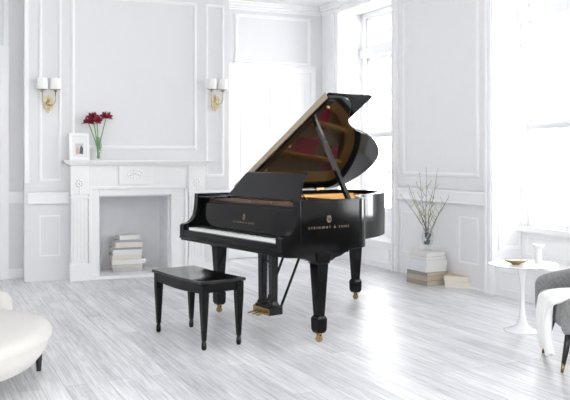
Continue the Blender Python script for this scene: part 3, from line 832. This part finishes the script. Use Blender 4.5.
# ================================================================ MANTEL: frame, vase, red flowers
zm_ = zsh
p = FW.pt(FW.s(79.5,-.12), -.12, zm_)
pf = thing('picture_frame', 'white picture frame with a small photo on the mantel', 'picture frame', p, FW.a+.12)
fw_, fh_ = .215, .295
tilt = Matrix.Rotation(-.13, 4, 'X')
b = NB(); w_ = .032
for a_ in ((-fw_/2,fw_/2,0,w_),(-fw_/2,fw_/2,fh_-w_,fh_),(-fw_/2,-fw_/2+w_,w_,fh_-w_),(fw_/2-w_,fw_/2,w_,fh_-w_)): box(b, a_[0],a_[1],-.012,.010,a_[2],a_[3], tilt)
obj('frame', b, M['trim'], pf, .003)
b = NB(); box(b, -fw_/2+w_-.004, fw_/2-w_+.004, -.003, .006, w_-.004, fh_-w_+.004, tilt); obj('mat_board', b, M['photo'], pf)
b = NB(); box(b, -.040, .045, -.0045, -.003, .062, .185, tilt); ph = obj('photo', b, mat('faded print', (.62,.60,.60), .3, var=.25, vscale=25), pf)
b = NB()
prism(b, [tilt @ Vector(q_) for q_ in ((.0,-.0058,.075),(.038,-.0058,.066),(.042,-.0058,.13),(.022,-.0058,.165),(.008,-.0058,.13))], (0,.001,0)); obj('dark_figure', b, M['dark'], ph)
b = NB()
prism(b, [tilt @ Vector(q_) for q_ in ((-.034,-.0058,.066),(-.006,-.0058,.066),(-.002,-.0058,.13),(-.016,-.0058,.155),(-.032,-.0058,.12))], (0,.001,0)); obj('pale_figure', b, M['pink'], ph)
b = NB(); box(b, -.02,.02,.012,.016,0.0,.2, Matrix.Translation((0,.06,.002)) @ Matrix.Rotation(.30,4,'X')); obj('stand', b, M['trim'], pf)
p = FW.pt(FW.s(98.5,-.12), -.12, zm_)
fv = thing('flower_vase', 'slim clear glass vase holding the red flowers on the mantel', 'vase', p, FW.a)
b = NB(); R_ = .034
lathe(b, [(0,0),(.028,0),(.029,.01),(.031,.10),(R_,.255),(R_-.003,.255),(.028,.10),(.025,.016),(0,.015)], 24)
obj('glass', b, M['vaseglass'], fv, smooth=True)
blooms = [(-.085,.335,-.01,'leftmost crimson amaryllis in the mantel vase, lowest bloom'),(-.045,.375,.02,'crimson amaryllis in the mantel vase, second from the left'),
          (-.015,.345,-.03,'crimson amaryllis in the mantel vase, nearest the middle'),(.065,.385,.0,'rightmost tall crimson amaryllis in the mantel vase')]
for k, (dx, hh, dy, lab) in enumerate(blooms):
    dx *= 1.3; hh *= 1.22
    r = thing('amaryllis', lab, 'flower', p+Vector((0,0,.016)), FW.a, 'crimson flowers in the mantel vase')
    b = NB(); x0 = -.4*dx*.3
    pts = [Vector((x0+(dx-x0)*t_**1.3, dy*t_, .004+(hh-.02)*t_)) for t_ in [i/8 for i in range(9)]]
    tube(b, pts, .0058, 7); obj('stem', b, M['stem'], r, smooth=True)
    b = NB()
    for h_ in range(2 if k != 1 else 3):
        az = h_*2.6+k*1.1; cdir = Vector((math.cos(az)*.75, math.sin(az)*.75-.4, .40)).normalized()
        q_ = cdir.to_track_quat('Z','Y').to_matrix().to_4x4()
        T = Matrix.Translation(pts[-1]) @ q_
        for j in range(6):
            a = j*PI/3
            prev = None; L_ = []
            for i in range(5):
                t_ = i/4; rr = .005+.046*t_**1.2; zz = .068*t_-.014*t_**3; w_ = .019*math.sin(PI*min(.97,.15+.83*t_))+.001
                c_ = Vector((math.cos(a)*rr, math.sin(a)*rr, zz)); tt = Vector((-math.sin(a), math.cos(a), 0))*w_
                L_.append((b.verts.new(T @ (c_-tt)), b.verts.new(T @ (c_+Vector((0,0,-.004)))), b.verts.new(T @ (c_+tt))))
            for A_, B_ in zip(L_, L_[1:]):
                b.faces.new((A_[0],A_[1],B_[1],B_[0])); b.faces.new((A_[1],A_[2],B_[2],B_[1]))
    o = obj('petals', b, M['petal'], r, smooth=True); s_ = o.modifiers.new('sol','SOLIDIFY'); s_.thickness = .0016
for k in range(2):
    pass
b = NB()
for k, (dx, dz) in enumerate(((-.03,.20),(.012,.235),(.03,.17))):
    pts = [Vector((0.004*k+dx*t_**1.5, -.01+.008*k, .02+dz*t_)) for t_ in [i/6 for i in range(7)]]
    for A_, B_ in zip(pts, pts[1:]):
        pass
    tube(b, pts, [.006,.008,.009,.009,.007,.005,.001], 5)
lf = obj('leaf_blade', b, M['stem'], smooth=True); lf.location = p; lf.rotation_euler = (0,0,FW.a)
tag(lf, 'bunch of narrow green leaves standing in the mantel flower vase', 'leaves')

# ================================================================ CREAM CHAISE
cx, cy = -2.025, 4.35
so = thing('chaise', 'cream upholstered chaise with a rounded seat at the left edge', 'sofa', (cx,cy,0))
def plan(r, a):
    x, y = r*math.cos(a), r*math.sin(a)
    if x < 0: x = x*1.0-.0
    return x, y
b = NB(); n = 64
prof = [(0,.105),(.50,.105),(.575,.125),(.625,.185),(.640,.21),(.642,.235),(.662,.265),(.668,.295),(.655,.322),(.62,.338),(.54,.346),(.30,.35),(0,.352)]
rings = []
for r, z_ in prof:
    if r == 0: rings.append([b.verts.new((-.35,0,z_))]); continue
    ring = []
    for i in range(n):
        a = 2*PI*i/n; x, y = r*math.cos(a), r*math.sin(a)
        if x < -1e-6: x = x-.9*min(1,(-x/r)*1.6)
        if y < 0: y *= 1.22
        ring.append(b.verts.new((x,y,z_)))
    rings.append(ring)
for A_, B_ in zip(rings, rings[1:]):
    for i in range(n):
        j = (i+1)%n
        if len(A_) == 1: b.faces.new((A_[0],B_[j],B_[i]))
        elif len(B_) == 1: b.faces.new((A_[i],A_[j],B_[0]))
        else: b.faces.new((A_[i],A_[j],B_[j],B_[i]))
obj('seat', b, M['cream'], so, smooth=True)
def sweep_wall(path, thick, zb, zt, nsec=10):
    """rounded-top upholstered wall along a plan path; zt is a list"""
    b = NB(); P_ = [Vector(p) for p in path]; rings = []
    for i, p_ in enumerate(P_):
        t_ = (P_[min(i+1,len(P_)-1)]-P_[max(i-1,0)]).normalized(); nn = Vector((-t_.y,t_.x))
        e_ = 0
        ring = []
        r = thick/2; k_ = 1.0
        if i == 0 or i == len(P_)-1: k_ = .45
        h_ = zt[i]-( .03 if k_ < 1 else 0)
        sec = [(-r*k_, zb), (-r*k_*1.02, zb+.06), (-r*k_*1.02, (zb+h_)/2), (-r*k_, h_-r)]
        for q in range(1, nsec): 
            a = PI-PI*q/nsec; sec.append((r*k_*math.cos(a), h_-r+r*math.sin(a)))
        sec += [(r*k_, h_-r), (r*k_*1.02, (zb+h_)/2), (r*k_*1.02, zb+.06), (r*k_, zb)]
        rings.append([b.verts.new((p_.x+nn.x*s, p_.y+nn.y*s, z_)) for s, z_ in sec])
    m_ = len(rings[0])
    for A_, B_ in zip(rings, rings[1:]):
        for k in range(m_): b.faces.new((A_[k],A_[(k+1)%m_],B_[(k+1)%m_],B_[k]))
    b.faces.new(rings[0]); b.faces.new(rings[-1][::-1])
    return b
path = [(.20,.745),(.165,.745),(.05,.76),(-.2,.78),(-.6,.78),(-1.0,.74),(-1.35,.6),(-1.6,.3),(-1.68,-.1),(-1.6,-.5)]
obj('backrest', sweep_wall(path, .15, .10, [.40,.425,.45,.50,.57,.64,.68,.70,.70,.68]), M['cream'], so, smooth=True, sub=1)
for (x, y) in ((.505,.36),(.25,-.42),(-1.2,.45),(-1.1,-.45),(-.45,.52),(-.45,-.5)):
    b = NB(); lathe(b, [(0,0),(.014,0),(.022,.106),(0,.106)], 16, (x,y,0)); obj('leg', b, M['legblk'], so, smooth=False, bevel=.001)

# ================================================================ GREY ARMCHAIR + THROW
ac = thing('armchair', 'grey textured armchair with tapered black legs at the right edge', 'armchair', (2.05, 4.88, 0), -.10)
b = NB(); T = Matrix.Identity(4)
box(b, -.36, .34, -.29, .30, .27, .43)
obj('seat', b, M['tweed'], ac, .05, smooth=True, seg=4)
path = [(-.365,.335),(-.33,.34),(-.15,.355),(.10,.36),(.28,.33),(.38,.22),(.41,0),(.38,-.22),(.28,-.33),(.10,-.36),(-.15,-.355),(-.33,-.34),(-.365,-.335)]
hs = [.50,.52,.55,.61,.68,.74,.76,.72,.63,.56,.51,.48,.46]
obj('shell', sweep_wall(path, .085, .25, hs), M['tweed'], ac, smooth=True, sub=1)
for (x, y, sx, sy, lb) in ((-.27,-.20,-.05,-.035,1),(-.27,.20,-.05,.035,1),(.28,-.20,.05,-.035,1),(.28,.20,.05,.035,1)):
    b = NB(); rr = [(.0,.0)]
    tube(b, [(x+sx,y+sy,.055),(x,y,.28)], [.0125,.026], 14); L_ = obj('leg', b, M['legblk'], ac, smooth=True)
    b = NB(); tube(b, [(x+sx*1.24,y+sy*1.24,0.0),(x+sx,y+sy,.056)], [.009,.0132], 14); obj('leg_tip', b, M['brass'], L_, smooth=True)
# throw: grid draped over the seat and the front edge
b = NB(); nu, nv = 40, 26; grid = []
cosr, sinr = math.cos(-.10), math.sin(-.10)
def w2(x, y): return (2.09+x*cosr-y*sinr, 4.88+x*sinr+y*cosr)
for i in range(nu):
    s = i/(nu-1); row = []
    for j in range(nv):
        q = j/(nv-1)-.5
        if s < .5:      # lying across the seat
            t_ = s/.5; x = .20-.60*t_; zz = .440+.020*math.sin(PI*(1-t_)*.9)*(.6+.4*math.cos(q*5)); wdt = .42-.04*t_; yc = -.05
            zz += .010*math.sin(q*22+2*t_)
            if t_ > .9: zz -= (t_-.9)*.22
        else:
            t_ = (s-.5)/.5; x = -.405-.018*math.sin(PI*t_); zz = .420-.335*t_; wdt = .38-.13*min(1,t_*1.3)+.03*t_; yc = -.05-.02*t_
            x += .016*math.sin(q*26+t_*2)*min(1,t_*3)-.01; zz += .018*math.sin(q*9)*t_
        X, Y = w2(x, yc+q*wdt); row.append(b.verts.new((X,Y,zz)))
    grid.append(row)
for A_, B_ in zip(grid, grid[1:]):
    for k in range(nv-1): b.faces.new((A_[k],A_[k+1],B_[k+1],B_[k]))
th_ = obj('throw_blanket', b, M['throw'], smooth=True)
m_ = th_.modifiers.new('sol','SOLIDIFY'); m_.thickness = .014; m_.offset = 1
m_ = th_.modifiers.new('sub','SUBSURF'); m_.levels = 1; m_.render_levels = 1
tag(th_, 'white throw draped over the seat front of the grey armchair', 'blanket')

# ================================================================ LIGHT
SKY_BACK, FILL_SIDE, SKY_WIN = .6, 3.1, 16.0
w = bpy.data.worlds.new('overcast daylight'); bpy.context.scene.world = w; w.use_nodes = True
bg = w.node_tree.nodes['Background']; wn = w.node_tree.nodes; wl = w.node_tree.links
bg.inputs[0].default_value = (.985,.99,1.0,1)
tc = wn.new('ShaderNodeTexCoord'); dt = wn.new('ShaderNodeVectorMath'); dt.operation = 'DOT_PRODUCT'; dt.inputs[1].default_value = (RW.w.x, RW.w.y, .25)
mr = wn.new('ShaderNodeMapRange'); mr.interpolation_type = 'SMOOTHSTEP'
mr.inputs['From Min'].default_value = -.1; mr.inputs['From Max'].default_value = .8; mr.inputs['To Min'].default_value = SKY_BACK; mr.inputs['To Max'].default_value = SKY_WIN
wl.new(tc.outputs['Generated'], dt.inputs[0]); wl.new(dt.outputs['Value'], mr.inputs['Value']); dt2 = wn.new('ShaderNodeVectorMath'); dt2.operation = 'DOT_PRODUCT'; dt2.inputs[1].default_value = (-.75,-.62,.2)
mr2 = wn.new('ShaderNodeMapRange'); mr2.inputs['From Min'].default_value = .3; mr2.inputs['From Max'].default_value = 1; mr2.inputs['To Max'].default_value = FILL_SIDE  # extra glow from behind left, added to brighten the window pier
wl.new(tc.outputs['Generated'], dt2.inputs[0]); wl.new(dt2.outputs['Value'], mr2.inputs['Value'])
ad = wn.new('ShaderNodeMath'); ad.operation = 'ADD'; wl.new(mr.outputs[0], ad.inputs[0]); wl.new(mr2.outputs[0], ad.inputs[1]); wl.new(ad.outputs[0], bg.inputs[1])

# ================================================================ CAMERA
cam = bpy.data.cameras.new('camera'); co = bpy.data.objects.new('camera', cam); C.objects.link(co)
co.location = (0,0,H); co.rotation_euler = (PI/2,0,0)
cam.sensor_width = 36; cam.lens = FPX/570*36; cam.shift_y = (YH-200)/570; cam.clip_end = 100
sc = bpy.context.scene; sc.camera = co
sc.view_settings.view_transform = 'Standard'; sc.view_settings.look = 'None'; sc.view_settings.gamma = 1; sc.view_settings.exposure = .11
sc.cycles.max_bounces = 10; sc.cycles.diffuse_bounces = 6; sc.cycles.transparent_max_bounces = 12
